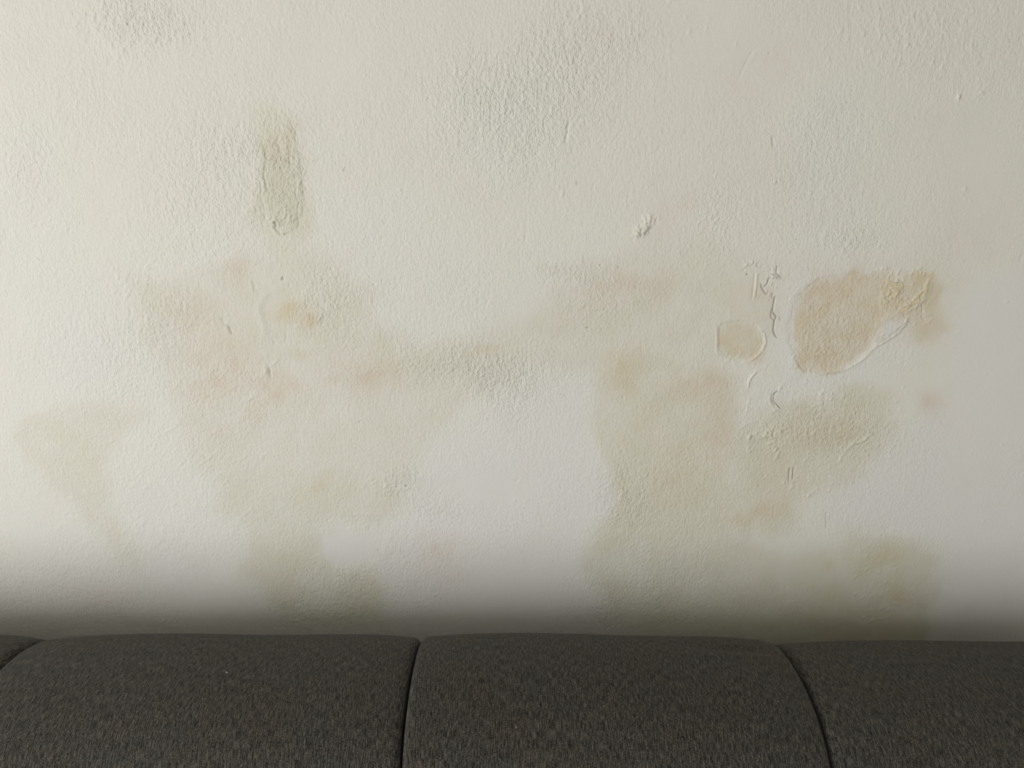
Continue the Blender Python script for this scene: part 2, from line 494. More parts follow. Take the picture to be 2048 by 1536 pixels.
# crack on the left
stroke([(443, 634), (446, 646), (452, 653)], 2.0, -0.8, drk=.15)
stroke([(456, 650), (460, 660), (463, 669)], 2.3, -1.7, drk=.45)
stroke([(452, 640), (458, 648), (464, 660)], 3.2, 0.6)
stroke([(498, 558), (502, 566), (508, 586)], 3.4, 0.8, rough=.5)
stroke([(504, 556), (509, 582)], 3.0, -0.6)
stroke([(565, 553), (563, 560)], 2.0, -1.3, drk=.6)
stroke([(545, 676), (550, 686), (552, 690)], 2.2, -0.8)
stroke([(560, 664), (572, 668), (572, 690)], 2.2, -0.4, rough=.8, seed=41)
stroke([(528, 732), (532, 742), (526, 750)], 5.0, 1.1)
stroke([(536, 732), (540, 742), (541, 758)], 3.0, -1.3, drk=.1)
stroke([(545, 730), (552, 724), (556, 714)], 3.2, 0.6)
stroke([(630, 646), (640, 636), (644, 622)], 2.4, 0.5)
# old oval patches left: a smooth trowelled ring
plateau([(520, 600), (540, 575), (590, 562), (660, 570), (700, 600), (690, 650), (620, 690), (570, 690), (530, 660)], -0.35, 8, seed=42)
stroke([(520, 690), (530, 655), (516, 620), (530, 590), (570, 570)], 9, 0.5)
# round peeled patch
R2 = [(1437, 655), (1444, 646), (1480, 640), (1512, 648), (1527, 664), (1532, 684), (1522, 704), (1504, 718), (1480, 724), (1450, 714), (1438, 696)]
plateau(R2, -0.7, 3.0, seed=43)
stroke([(1518, 655), (1528, 668), (1531, 684), (1524, 702), (1510, 715), (1500, 722)], 3.0, 1.1, rough=.4)
stroke([(1432, 652), (1434, 676), (1433, 695), (1436, 712)], 3.0, 0.7, rough=.5, seed=44)
stroke([(1504, 706), (1494, 712)], 2.6, .5)
stroke([(1459, 612), (1460, 640)], 4.0, .35)
stroke([(1514, 741), (1504, 752), (1497, 764), (1496, 776)], 2.6, 1.5, rough=.3)
stroke([(1500, 790), (1493, 826)], 2.6, .35)
lumps(1466, 728, 40, 18, 26, 0.4, 45, (1.8, 3), ang=30)
lumps(1470, 705, 30, 14, 18, 0.4, 46, (1.8, 3), ang=30)
# hooked flake below it
stroke([(1554, 782), (1546, 793), (1548, 803), (1554, 812), (1559, 817)], 2.0, -1.5, drk=.65, jg=.7, seed=47)
stroke([(1541, 788), (1539, 800), (1545, 812), (1550, 820), (1562, 822)], 4.0, 0.9)
stroke([(1566, 770), (1560, 776), (1556, 786)], 3.0, .9, rough=.5)
stroke([(1588, 783), (1584, 792)], 3.0, .6)
# large peeled patch
R1 = [(1575, 650), (1592, 590), (1640, 556), (1710, 544), (1775, 560), (1790, 600), (1765, 640), (1745, 690), (1716, 720), (1665, 740), (1612, 747), (1590, 720), (1578, 685)]
plateau(R1, -0.75, 5.0, seed=48)
stroke([(1588, 722), (1600, 740), (1640, 748), (1690, 740), (1722, 722), (1740, 704), (1755, 690)], 3.2, 0.8, rough=.4)
stroke([(1752, 691), (1768, 684), (1786, 672), (1802, 660), (1810, 645), (1818, 632)], 3.0, 1.5, rough=.45, jg=1, seed=49)
plateau([(1758, 600), (1776, 560), (1790, 566), (1800, 580), (1784, 612), (1800, 622), (1812, 640), (1800, 655), (1775, 674), (1752, 690), (1742, 680), (1750, 655), (1762, 628)], 0.55, 2.2, jg=2, seed=50)
plateau([(1806, 622), (1812, 610), (1836, 600), (1848, 582), (1858, 558), (1866, 570), (1858, 590), (1846, 604), (1830, 618), (1812, 628)], 0.7, 2.2, jg=1.6, seed=51)
stroke([(1795, 626), (1806, 612), (1824, 604), (1838, 588), (1848, 580), (1856, 560)], 3.0, 1.25, rough=.5, jg=1.5, seed=52)
stroke([(1812, 619), (1822, 612), (1834, 606)], 3.2, -1.2, drk=.05)
stroke([(1774, 566), (1780, 578), (1788, 584)], 2.4, -0.9)
stroke([(1776, 562), (1798, 562), (1804, 572), (1794, 584), (1784, 600)], 2.8, 1.1, jg=1.2, seed=53, rough=.5)
stroke([(1796, 582), (1796, 602)], 2.4, 1.0, jg=1)
stroke([(1763, 608), (1772, 598), (1782, 590)], 2.6, -.8, jg=1)
lumps(1790, 596, 30, 22, 46, 0.7, 54, (1.8, 3.2), ang=60)
lumps(1768, 620, 16, 50, 44, 0.6, 55, (1.8, 3.2), ang=60)
lumps(1810, 546, 66, 14, 60, 0.6, 56, (1.8, 3.2), ang=55)
lumps(1846, 620, 36, 40, 46, 0.5, 57, (1.8, 3.2), ang=70)
stroke([(1836, 600), (1846, 616), (1842, 636), (1852, 640)], 2.2, -0.7, jg=1.5, seed=58)
lumps(1640, 680, 80, 90, 180, 0.28, 59, (2, 3.4), ang=70)
# crusty ring below
lumps(1530, 868, 60, 10, 40, 0.75, 61, (2.0, 3.6), rot=-10, ang=40)
lumps(1546, 890, 18, 40, 30, 0.65, 62, (2.0, 3.6), ang=50)
lumps(1495, 885, 8, 26, 14, 0.75, 63, (2.0, 3.6), ang=70)
stroke([(1690, 905), (1702, 890), (1722, 884), (1740, 870), (1746, 866)], 2.6, 1.0, rough=.7, jg=1.5, seed=64)
stroke([(1746, 868), (1722, 860), (1700, 850)], 2.4, .8, rough=.9, jg=1.5, seed=65)
stroke([(1690, 905), (1680, 920), (1672, 930)], 2.8, .5, rough=.6)
lumps(1660, 850, 180, 90, 190, 0.35, 66, (2, 3.6), ang=55)
lumps(1660, 800, 60, 22, 30, 0.6, 67, (2, 3.4), rot=-25)
lumps(1620, 970, 70, 40, 40, 0.45, 68, (2, 4), ang=50)
stroke([(1478, 858), (1496, 846), (1520, 838)], 3, .4)
# raised texture islands on top
lumps(1850, 70, 210, 90, 210, 0.42, 71, (2.2, 4.6), rot=12, ang=65)
lumps(1200, 60, 190, 80, 190, 0.42, 72, (2.2, 4.4), ang=70)
lumps(255, 45, 130, 66, 260, 0.42, 73, (2.2, 4.2), ang=75)
lumps(1220, 275, 150, 50, 55, 0.5, 74, (1.8, 2.8), ang=75, pit=True)
lumps(60, 330, 90, 180, 120, 0.35, 75, (2.2, 4.0), ang=75)
lumps(400, 360, 170, 190, 190, 0.26, 76, (2.2, 4.0), ang=75)
lumps(1700, 490, 90, 24, 50, 0.4, 77, (2, 3.2), ang=55)
lumps(1960, 175, 16, 26, 22, 0.6, 78, (2, 3.6), ang=55)
lumps(1916, 196, 6, 12, 10, 0.7, 79, (2, 3), ang=80)
lumps(1930, 385, 12, 16, 12, 0.5, 80, (2, 3.4), ang=70)
lumps(1425, 450, 40, 70, 70, 0.38, 81, (2, 3.2), ang=60)
lumps(1553, 362, 12, 8, 12, 0.7, 82, (1.6, 2.4), ang=70)
lumps(1130, 390, 20, 60, 20, 0.4, 83, (1.8, 3), ang=80)
lumps(940, 740, 240, 60, 210, 0.3, 84, (1.8, 3.0), ang=70, pit=True)
lumps(1260, 1000, 50, 90, 60, 0.4, 85, (2, 3.4), ang=70)
lumps(780, 970, 70, 24, 60, 0.36, 86, (2, 3.2), ang=60)
lumps(680, 590, 120, 60, 120, 0.4, 87, (1.8, 2.8), ang=75, pit=True)
lumps(270, 560, 60, 50, 40, 0.4, 88, (2.4, 4), ang=75)
lumps(330, 640, 120, 60, 120, 0.3, 89, (2, 3.6), ang=60)
lumps(1390, 540, 120, 50, 60, 0.3, 90, (2, 3.6), ang=60)
lumps(1740, 1120, 60, 60, 40, 0.45, 91, (2, 3.4), ang=20)
lumps(1770, 1200, 140, 60, 70, 0.35, 92, (2, 3.6), ang=10)
lumps(230, 1040, 200, 160, 160, 0.25, 93, (2.4, 4), ang=50)
# brush marks around the filler patch: long shallow grooves
r = np.random.default_rng(5)
for k in range(26):
    y0 = 1000 + 68 * r.random()
    x0 = 610 + 90 * r.random()
    ln = 60 + 130 * r.random()
    stroke([(x0, y0), (x0 + ln * .5, y0 - 1 + 3 * r.random()), (x0 + ln, y0 - 4 + 6 * r.random())], 1.8 + r.random(), -.17 if k % 2 else .17, rough=.9, brk=.1, seed=200 + k)
for k in range(9):
    o_ = k * 5.0
    stroke([(652, 1122 + o_ * .8), (676, 1131 + o_), (700, 1130 + o_), (745, 1118 + o_), (800, 1108 + o_ * .8), (830, 1104 + o_ * .7)], 1.8, -.27 * (1 - k / 11), rough=.7, seed=230 + k)
for k in range(7):
    stroke([(740, 1082 + 5 * k), (790, 1074 + 4 * k), (830, 1066 + 4 * k)], 1.9, .16, rough=.8, seed=250 + k)
for k in range(8):
    stroke([(862, 1090 + 7 * k), (900, 1078 + 7 * k), (935, 1072 + 8 * k)], 1.9, .15, rough=.8, seed=260 + k)
for k in range(30):
    x0 = 380 + 300 * r.random()
    y0 = 780 + 90 * r.random()
    stroke([(x0, y0), (x0 + 40 + 60 * r.random(), y0 - 2 + 4 * r.random())], 1.9, -.10 if k % 2 else .11, rough=1.0, brk=.15, seed=300 + k)
for k in range(60):
    x0 = 760 + 1100 * r.random()
    y0 = 1180 + 110 * r.random()
    stroke([(x0, y0), (x0 + 40 + 70 * r.random(), y0 - 3 + 6 * r.random())], 2.0, -.10 if k % 2 else .11, rough=1.0, brk=.15, seed=340 + k)
for k in range(40):
    x0 = 0 + 760 * r.random()
    y0 = 1150 + 120 * r.random()
    stroke([(x0, y0), (x0 + 40 + 70 * r.random(), y0 - 8 + 8 * r.random())], 2.0, -.10 if k % 2 else .11, rough=1.0, brk=.15, seed=420 + k)
# diagonal roller marks
for k in range(34):
    x0 = 330 + 180 * r.random()
    y0 = 760 + 300 * r.random()
    stroke([(x0, y0), (x0 + 22 + 16 * r.random(), y0 - 22 - 12 * r.random())], 1.8, .24, rough=.8, seed=480 + k)
# odd pits and drips everywhere
r = np.random.default_rng(77)
for k in range(150):
    px, py = r.random() * 2048, r.random() * 1260
    lumps(px, py, 1, 1, 1, 0.55 if r.random() < .6 else -.6, 600 + k, (1.6, 3.0), ang=75)

H0 = 1.1 * fbm(GX * 1000, GZ * 1000, 260, 100, 3) + .35 * fbm(U, V, 70, 110, 2)
H = H0 + 1.45 * (H - H0)
# roller stipple as real relief, coarse part of it
tx = sample(tex)
MX = GX * 1000
MZ = GZ * 1000
ss = fbm(MX, MZ * 0.62, 7.5, 500, 2, .5)
H += tx * 0.42 * ss

gm = grid_mesh('wall_back', GX, -0.001 * H, GZ)
def attr(name, arr):
    a = gm.attributes.new(name, 'FLOAT', 'POINT')
    a.data.foreach_set('value', np.ascontiguousarray(arr, dtype=np.float32).reshape(-1))
attr('yellow', sample(yel))
attr('pink', sample(pink))
attr('ochre', sample(och))
attr('cool', sample(neu))
attr('olive', sample(grn))
attr('rough_paint', tx)
attr('crack_shade', dark)

def wall_material():
    m, nt, b = mat('damp_stained_plaster')
    A = lambda n: N(nt, 'ShaderNodeAttribute', attribute_name=n).outputs['Fac']
    tc = N(nt, 'ShaderNodeTexCoord').outputs['Object']
    def noise(scale, det=3, rough=.55, mp=None, dist=0.0):
        n = N(nt, 'ShaderNodeTexNoise', i_Scale=scale, i_Detail=det, i_Roughness=rough, i_Distortion=dist)
        L(nt, mp or tc, n.inputs['Vector'])
        return n.outputs['Fac']
    col = mixc(nt, A('cool'), srgb(*BASE), srgb(*COOL))
    # faint uneven tint of old paint
    t1 = math_(nt, 'MULTIPLY', math_(nt, 'SUBTRACT', noise(9, 4, .6), .5, clamp=True), 1.3)
    col = mixc(nt, t1, col, srgb(220, 214, 205))
    mp = N(nt, 'ShaderNodeMapping')
    mp.inputs['Location'].default_value = (3.1, 0, 7.7)
    L(nt, tc, mp.inputs['Vector'])
    t2 = math_(nt, 'MULTIPLY', math_(nt, 'SUBTRACT', noise(12, 4, .6, mp.outputs[0]), .5, clamp=True), 1.3)
    col = mixc(nt, t2, col, srgb(212, 213, 202))
    col = mixc(nt, math_(nt, 'MULTIPLY', A('yellow'), .66, clamp=True), col, srgb(203, 201, 180))
    col = mixc(nt, math_(nt, 'MULTIPLY', A('olive'), .46, clamp=True), col, srgb(190, 187, 158))
    col = mixc(nt, math_(nt, 'MULTIPLY', A('pink'), .48, clamp=True), col, srgb(206, 185, 168))
    col = mixc(nt, math_(nt, 'MULTIPLY', A('ochre'), .72, clamp=True), col, srgb(201, 185, 152))
    sp = noise(420, 2, .6)
    col = mixc(nt, math_(nt, 'MULTIPLY', math_(nt, 'MULTIPLY', A('ochre'), .5), math_(nt, 'SUBTRACT', sp, .5, clamp=True)), col, srgb(150, 120, 90))
    col = mixc(nt, A('crack_shade'), col, srgb(80, 74, 60))  # painted shade deepens the cracks and nail holes
    L(nt, col, b.inputs['Base Color'])
    b.inputs['Roughness'].default_value = .62
    b.inputs['Specular IOR Level'].default_value = .3
    # fine roller stipple, drawn out a little downwards
    mp2 = N(nt, 'ShaderNodeMapping')
    mp2.inputs['Scale'].default_value = (1.0, 1.0, 0.72)
    L(nt, tc, mp2.inputs['Vector'])
    h1 = noise(215, 1.5, .55, mp2.outputs[0])
    h2 = noise(520, 1.5, .55, mp2.outputs[0])
    h = math_(nt, 'ADD', h1, math_(nt, 'MULTIPLY', h2, .42))
    h = math_(nt, 'MULTIPLY', h, math_(nt, 'ADD', A('rough_paint'), .12))
    bp = N(nt, 'ShaderNodeBump', i_Strength=1.0, i_Distance=.0021)
    L(nt, h, bp.inputs['Height'])
    L(nt, bp.outputs[0], b.inputs['Normal'])
    return m
BASE = (219, 217, 208)
COOL = (219, 217, 213)
wall = obj('wall_back', gm, wall_material())
wall['kind'] = 'structure'

# curled flakes and crumbs of paint still hanging on the wall
def wall_point(u, v):
    a = (768 - v) / FPX
    t = math.tan(math.atan(a) - TA)
    z = CAM[2] - CAM[1] * t
    dep = -CAM[1] * math.cos(TA) - (z - CAM[2]) * math.sin(TA)
    return (u - 1024) / FPX * dep, z
def wall_h(x, z):
    i = min(len(zs) - 1, int(np.searchsorted(zs, z)))
    j = min(len(xs) - 1, int(np.searchsorted(xs, x)))
    return 0.001 * float(H[i, j])
def flake_material(name='loose_paint', c1=(214, 209, 192), c2=(222, 219, 208)):
    m, nt, b = mat(name)
    tc = N(nt, 'ShaderNodeTexCoord').outputs['Object']
    n = N(nt, 'ShaderNodeTexNoise', i_Scale=90.0, i_Detail=3.0)
    L(nt, tc, n.inputs['Vector'])
    L(nt, mixc(nt, n.outputs['Fac'], srgb(*c1), srgb(*c2)), b.inputs['Base Color'])
    b.inputs['Roughness'].default_value = .65
    return m
flake_m = flake_material()
flake_o = flake_material('loose_stained_paint', (204, 190, 154), (214, 204, 176))
def flake(pts, lift, direc, seed=1, thick=.0005, m=None, jg=.6):
    pts = jag(list(pts) + [pts[0]], jg, seed, 4)[:-1]
    P = [wall_point(*p) for p in pts]
    c = np.mean(P, 0)
    d = np.array([direc[0], -direc[1]], float)
    d /= np.linalg.norm(d)
    q = [float(np.dot(np.array(p) - c, d)) for p in P]
    lo, hi = min(q), max(q)
    rs = np.random.default_rng(seed)
    def hgt(p, k):
        t = (float(np.dot(np.array(p) - c, d)) - lo) / (hi - lo + 1e-9)
        return wall_h(*p) + .0002 + lift * t * t + .00015 * rs.random()
    n = len(P)
    hh = [hgt(p, k) for k, p in enumerate(P)]
    hc = hgt(tuple(c), -1)
    v = [(p[0], -h - thick, p[1]) for p, h in zip(P, hh)] + [(c[0], -hc - thick, c[1])]
    v += [(p[0], -h + .0002, p[1]) for p, h in zip(P, hh)] + [(c[0], -hc + .0002, c[1])]
    f = []
    for k in range(n):
        k2 = (k + 1) % n
        f += [(k, k2, n), (n + 1 + k2, n + 1 + k, 2 * n + 1), (k, n + 1 + k, n + 1 + k2, k2)]
    me = mesh('paint_flake', v, f, False)
    import bmesh as B
    bm = B.new()
    bm.from_mesh(me)
    B.ops.recalc_face_normals(bm, faces=bm.faces)
    bm.to_mesh(me)
    bm.free()
    return obj('paint_flake', me, m or flake_m, wall)
flake([(1545, 548), (1552, 546), (1559, 552), (1557, 557), (1549, 556)], .0018, (-1, .6), 1)
flake([(1541, 786), (1547, 790), (1547, 801), (1552, 809), (1559, 817), (1550, 819), (1543, 810), (1539, 798)], .0016, (1, -.3), 2)
flake([(1776, 562), (1790, 566), (1803, 563), (1806, 571), (1798, 583), (1787, 590), (1790, 578), (1780, 572)], .0013, (-.6, .6), 4, m=flake_o, jg=1.2)
flake([(1797, 626), (1806, 616), (1822, 606), (1836, 593), (1838, 601), (1822, 611), (1808, 621)], .0015, (.7, .7), 5, m=flake_o, jg=1.2)
flake([(1840, 591), (1849, 580), (1855, 562), (1858, 569), (1852, 583), (1845, 593)], .0012, (.7, .7), 9, m=flake_o, jg=1.0)
flake([(1750, 690), (1768, 679), (1790, 665), (1806, 649), (1812, 641), (1811, 647), (1796, 662), (1776, 676), (1757, 690)], .0010, (-.5, -.7), 6, jg=1.0)
rc = np.random.default_rng(3)
for k, (cu_, cv_, sz) in enumerate([(1272, 472, 2.6), (1274, 466, 3.2), (1278, 461, 2.8), (1277, 470, 2.2), (1282, 456, 2.0), (1286, 466, 3.0), (1289, 461, 2.4), (1292, 455, 2.2), (1286, 449, 1.8),
                                    (1291, 447, 1.9), (1298, 443, 2.2), (1301, 439, 1.6), (1308, 441, 2.0), (1312, 435, 1.5), (1284, 443, 1.6), (1295, 465, 2.0), (1280, 474, 1.6), (1294, 470, 1.5)]):
    x, z = wall_point(cu_, cv_)
    r3 = 1.3 * sz / 1424
    v = []
    f = []
    nn = 7
    for ring, (rr, yy) in enumerate(((1.25, 0), (.95, .8), (.45, 1.25))):
        for q in range(nn):
            a = 2 * math.pi * q / nn + rc.random() * .5
            g = rr * (0.65 + .6 * rc.random()) * r3
            v.append((x + g * math.cos(a) * .75, -wall_h(x, z) - yy * r3 * (.6 + .3 * rc.random()) + .0004, z + g * math.sin(a) * 1.2))
    for ring in range(2):
        for q in range(nn):
            f.append((ring * nn + q, ring * nn + (q + 1) % nn, (ring + 1) * nn + (q + 1) % nn, (ring + 1) * nn + q))
    f.append(tuple(2 * nn + q for q in range(nn)))
    f.append(tuple(range(nn))[::-1])
    me = mesh('plaster_crumb', v, f, False)
    bm_ = __import__('bmesh').new()
    bm_.from_mesh(me)
    __import__('bmesh').ops.recalc_face_normals(bm_, faces=bm_.faces)
    bm_.to_mesh(me)
    bm_.free()
    obj('plaster_crumb', me, flake_m, wall)

# ------------------------------------------------------------------ rest of the room
def plain(name, rgb, rough, scale=30.0, var=.06):
    m, nt, b = mat(name)
    tc = N(nt, 'ShaderNodeTexCoord').outputs['Object']
    n = N(nt, 'ShaderNodeTexNoise', i_Scale=scale, i_Detail=4.0)
    L(nt, tc, n.inputs['Vector'])
    c = mixc(nt, n.outputs['Fac'], srgb(*[x * (1 - var) for x in rgb]), srgb(*[min(255, x * (1 + var)) for x in rgb]))
    L(nt, c, b.inputs['Base Color'])
    b.inputs['Roughness'].default_value = rough
    bp = N(nt, 'ShaderNodeBump', i_Strength=.3, i_Distance=.002)
    L(nt, n.outputs['Fac'], bp.inputs['Height'])
    L(nt, bp.outputs[0], b.inputs['Normal'])
    return m
paint = plain('painted_plaster', (214, 211, 202), .7, 60, .02)
floor_m = plain('floor_tile', (176, 171, 163), .45, 14, .06)
white = plain('white_lacquer', (228, 227, 222), .4, 80, .02)
YF = -3.3
XL, XR = -3.00, 3.00
box('floor', (XL - .12, YF, -.1), (XR + .12, .12, 0.0), floor_m, kind='structure')
box('ceiling', (XL - .12, YF, 2.6), (XR + .12, .12, 2.7), paint, kind='structure')
box('wall_right', (XR, YF, 0), (XR + .12, .12, 2.6), paint, kind='structure')
# left wall with the window opening (y -3.15 .. -1.85, z 0.12 .. 2.20)
import bmesh
bm = bmesh.new()
for lo, hi in [((XL - .12, YF, 0), (XL, -3.15, 2.6)), ((XL - .12, -1.85, 0), (XL, .12, 2.6)), ((XL - .12, -3.15, 0), (XL, -1.85,.12)), ((XL - .12, -3.15, 2.20), (XL, -1.85, 2.6))]:
    r_ = bmesh.ops.create_cube(bm, size=1.0)
    for v in r_['verts']:
        v.co = [(lo[i] + hi[i]) / 2 + v.co[i] * (hi[i] - lo[i]) for i in range(3)]
me = bpy.data.meshes.new('wall_left')
bm.to_mesh(me)
bm.free()
wl = obj('wall_left', me, paint)
wl['kind'] = 'structure'
we = bpy.data.objects.new('window_1', None)
C.objects.link(we)
we.location = (XL - .06, -2.5, .12)
we['kind'] = 'structure'
def wpart(name, lo, hi, m=white):
    o = box(name, lo, hi, m, we)
    o.matrix_parent_inverse = __import__('mathutils').Matrix.Translation((-we.location[0], -we.location[1], -we.location[2]))
    return o
x0, x1 = XL - .09, XL - .04
wpart('window_frame', (x0, -3.15,.12), (x1, -3.10, 2.20))
wpart('window_frame', (x0, -1.90,.12), (x1, -1.85, 2.20))
wpart('window_frame', (x0, -3.10,.12), (x1, -1.90, .17))
wpart('window_frame', (x0, -3.10, 2.15), (x1, -1.90, 2.20))
wpart('mullion', (x0, -2.52, .17), (x1, -2.48, 2.15))

# ------------------------------------------------------------------ the sofa
def fabric():
    m, nt, b = mat('charcoal_weave')
    uv = N(nt, 'ShaderNodeUVMap', uv_map='UVMap').outputs[0]
    def nz(sx, sy, det=3, rough=.6, loc=0, dist=0.0):
        mp = N(nt, 'ShaderNodeMapping')
        mp.inputs['Scale'].default_value = (sx, sy, 1)
        mp.inputs['Location'].default_value = (loc, loc * .7, 0)
        L(nt, uv, mp.inputs['Vector'])
        n = N(nt, 'ShaderNodeTexNoise', i_Scale=1.0, i_Detail=det, i_Roughness=rough, i_Distortion=dist)
        L(nt, mp.outputs[0], n.inputs['Vector'])
        return n.outputs['Fac']
    slub = nz(800, 74, 2.5, .65, 1.0, .4)       # long threads running front to back
    cross = nz(230, 820, 2.0, .6, 5.0)         # short cross threads
    speck = nz(760, 380, 1.5, .6, 9.0)
    cloud = nz(11, 11, 4, .6, 3.0)
    cloud2 = nz(9, 9, 4, .6, 13.0)
    r = N(nt, 'ShaderNodeValToRGB')
    r.color_ramp.elements[0].position = .30
    r.color_ramp.elements[0].color = (0.004, 0.004, 0.004, 1)
    r.color_ramp.elements[1].position = .72
    r.color_ramp.elements[1].color = (0.125, 0.123, 0.112, 1)
    e = r.color_ramp.elements.new(.50)
    e.color = (0.041, 0.040, 0.036, 1)
    mixf = math_(nt, 'ADD', math_(nt, 'MULTIPLY', slub, .52), math_(nt, 'ADD', math_(nt, 'MULTIPLY', cross, .22), math_(nt, 'MULTIPLY', speck, .26)))
    mixf = math_(nt, 'MULTIPLY_ADD', math_(nt, 'SUBTRACT', mixf, .5), 2.05, .51)
    L(nt, mixf, r.inputs['Fac'])
    c = r.outputs[0]
    c = mixc(nt, math_(nt, 'MULTIPLY', math_(nt, 'SUBTRACT', cloud, .46, clamp=True), 3.5, clamp=True), c, mixc(nt, 1.0, c, (1.10, .98, .95, 1), 'MULTIPLY'))
    c = mixc(nt, math_(nt, 'MULTIPLY', math_(nt, 'SUBTRACT', cloud2, .46, clamp=True), 3.5, clamp=True), c, mixc(nt, 1.0, c, (.95, 1.0, 1.0, 1), 'MULTIPLY'))
    c = mixc(nt, 1.0, c, (1.08, 1.02, .96, 1), 'MULTIPLY')
    L(nt, c, b.inputs['Base Color'])
    b.inputs['Roughness'].default_value = .95
    b.inputs['Specular IOR Level'].default_value = .12
    b.inputs['Sheen Weight'].default_value = .12
    b.inputs['Sheen Roughness'].default_value = .5
    bp = N(nt, 'ShaderNodeBump', i_Strength=1.0, i_Distance=.0018)
    L(nt, mixf, bp.inputs['Height'])
    L(nt, bp.outputs[0], b.inputs['Normal'])
    return m
FAB = fabric()
leg_m = plain('dark_wood', (60, 44, 32), .5, 40, .2)

def catmull(pts, n, closed=False):
    P = np.array(pts, float)
    out = []
    m = len(P)
    rngi = range(m) if closed else range(m - 1)
    for i in rngi:
        g = lambda k: P[k % m] if closed else P[min(max(k, 0), m - 1)]
        p0, p1, p2, p3 = g(i - 1), g(i), g(i + 1), g(i + 2)
        for j in range(n):
            t = j / n
            out.append(.5 * ((2 * p1) + (-p0 + p2) * t + (2 * p0 - 5 * p1 + 4 * p2 - p3) * t * t + (-p0 + 3 * p1 - 3 * p2 + p3) * t ** 3))
    if not closed:
        out.append(P[-1])
    return np.array(out)

PROF = [(-.150, .44), (-.110, .52), (-.082, .64), (-.077, .74), (-.083, .80), (-.100, .837), (-.126, .861), (-.165, .883), (-.215, .897), (-.280, .901), (-.345, .887), (-.395, .852), (-.425, .78), (-.445, .66), (-.455, .54), (-.44, .455), (-.38, .43), (-.25, .43)]

def cushion_mesh(name, xa, xb, prof, R, crown, tilt_l=0.0, tilt_r=0.0, creases=(), seed=0, nper=14, dip=(0.0, 0.0)):
    P = catmull(prof, nper, True)
    nP = len(P)
    T = np.roll(P, -1, 0) - np.roll(P, 1, 0)
    T /= np.linalg.norm(T, axis=1)[:, None]
    NR = np.stack([T[:, 1], -T[:, 0]], 1)
    c = P.mean(0)
    if ((P - c) * NR).sum() < 0:
        NR = -NR
    s = np.concatenate([[0], np.cumsum(np.linalg.norm(np.diff(P, axis=0), axis=1))])
    per = s[-1] + np.linalg.norm(P[0] - P[-1])
    W = xb - xa
    e = R * (1 - np.cos(np.linspace(0, math.pi / 2, 9)))
    xx = np.concatenate([e, np.linspace(R, W - R, 90)[1:-1], W - e[::-1]])
    rs = np.random.default_rng(seed)
    verts = []
    uvs = []
    for k, x in enumerate(xx):
        d = min(x, W - x)
        ins = 0.0
        if d < R:
            ins = R * (1 - math.sqrt(max(0, 1 - (1 - d / R) ** 2)))
        t = 2 * x / W - 1
        ins += crown * abs(t) ** 5
        side = dip[0] if t < 0 else dip[1]
        ins2 = side * max(0, (abs(t) - .72) / .28) ** 2
        lift = tilt_l * (1 - x / W) + tilt_r * (x / W)
        for j in range(nP):
            y, z = P[j]
            up = max(0, NR[j, 1]) 
            q = -ins - ins2 * up
            for (cx, cw, y0, yw, dep) in creases:
                q -= dep * math.exp(-((xa + x - cx) / cw) ** 2 - ((y - y0) / yw) ** 2) * (1 if up > .2 else 0)
            q += .0016 * (math.sin(7 * (xa + x) + 9 * s[j] + seed) + .6 * math.sin(17 * (xa + x) - 11 * s[j] + 2 * seed))
            verts.append((xa + x, y + NR[j, 0] * q, z + NR[j, 1] * q + lift * max(0, (z - .5) / .4)))
    nX = len(xx)
    faces = []
    for k in range(nX - 1):
        for j in range(nP):
            j2 = (j + 1) % nP
            faces.append((k * nP + j, k * nP + j2, (k + 1) * nP + j2, (k + 1) * nP + j))
    faces.append(tuple(range(nP))[::-1])
    faces.append(tuple((nX - 1) * nP + j for j in range(nP)))
    me = mesh(name, verts, faces)
    uvl = me.uv_layers.new(name='UVMap')
    ss_ = np.append(s, per)
    li = 0
    data = np.zeros((len(me.loops), 2), np.float32)
    for k in range(nX - 1):
        for j in range(nP):
            for (kk, jj) in ((k, j), (k, j + 1), (k + 1, j + 1), (k + 1, j)):
                data[li] = (xa + xx[kk] + seed * .37, ss_[jj])
                li += 1
    for cap in range(2):
        rr = range(nP)[::-1] if cap == 0 else range(nP)
        for j in rr:
            data[li] = P[j]
            li += 1
    uvl.data.foreach_set('uv', data.reshape(-1))
    import bmesh as B
    bm = B.new()
    bm.from_mesh(me)
    B.ops.recalc_face_normals(bm, faces=bm.faces)
    bm.to_mesh(me)
    bm.free()
    return me

sofa = bpy.data.objects.new('sofa', None)
C.objects.link(sofa)
sofa.location = (0, 0, 0)
sofa['label'] = 'long charcoal grey woven fabric sofa with padded back sections below the stained wall'
sofa['category'] = 'sofa'

SE = [-2.02, -1.405, -0.788, -0.153, 0.443, 1.05]  # leftmost section is unseen, added to shade the wall's lower left
G = .0022
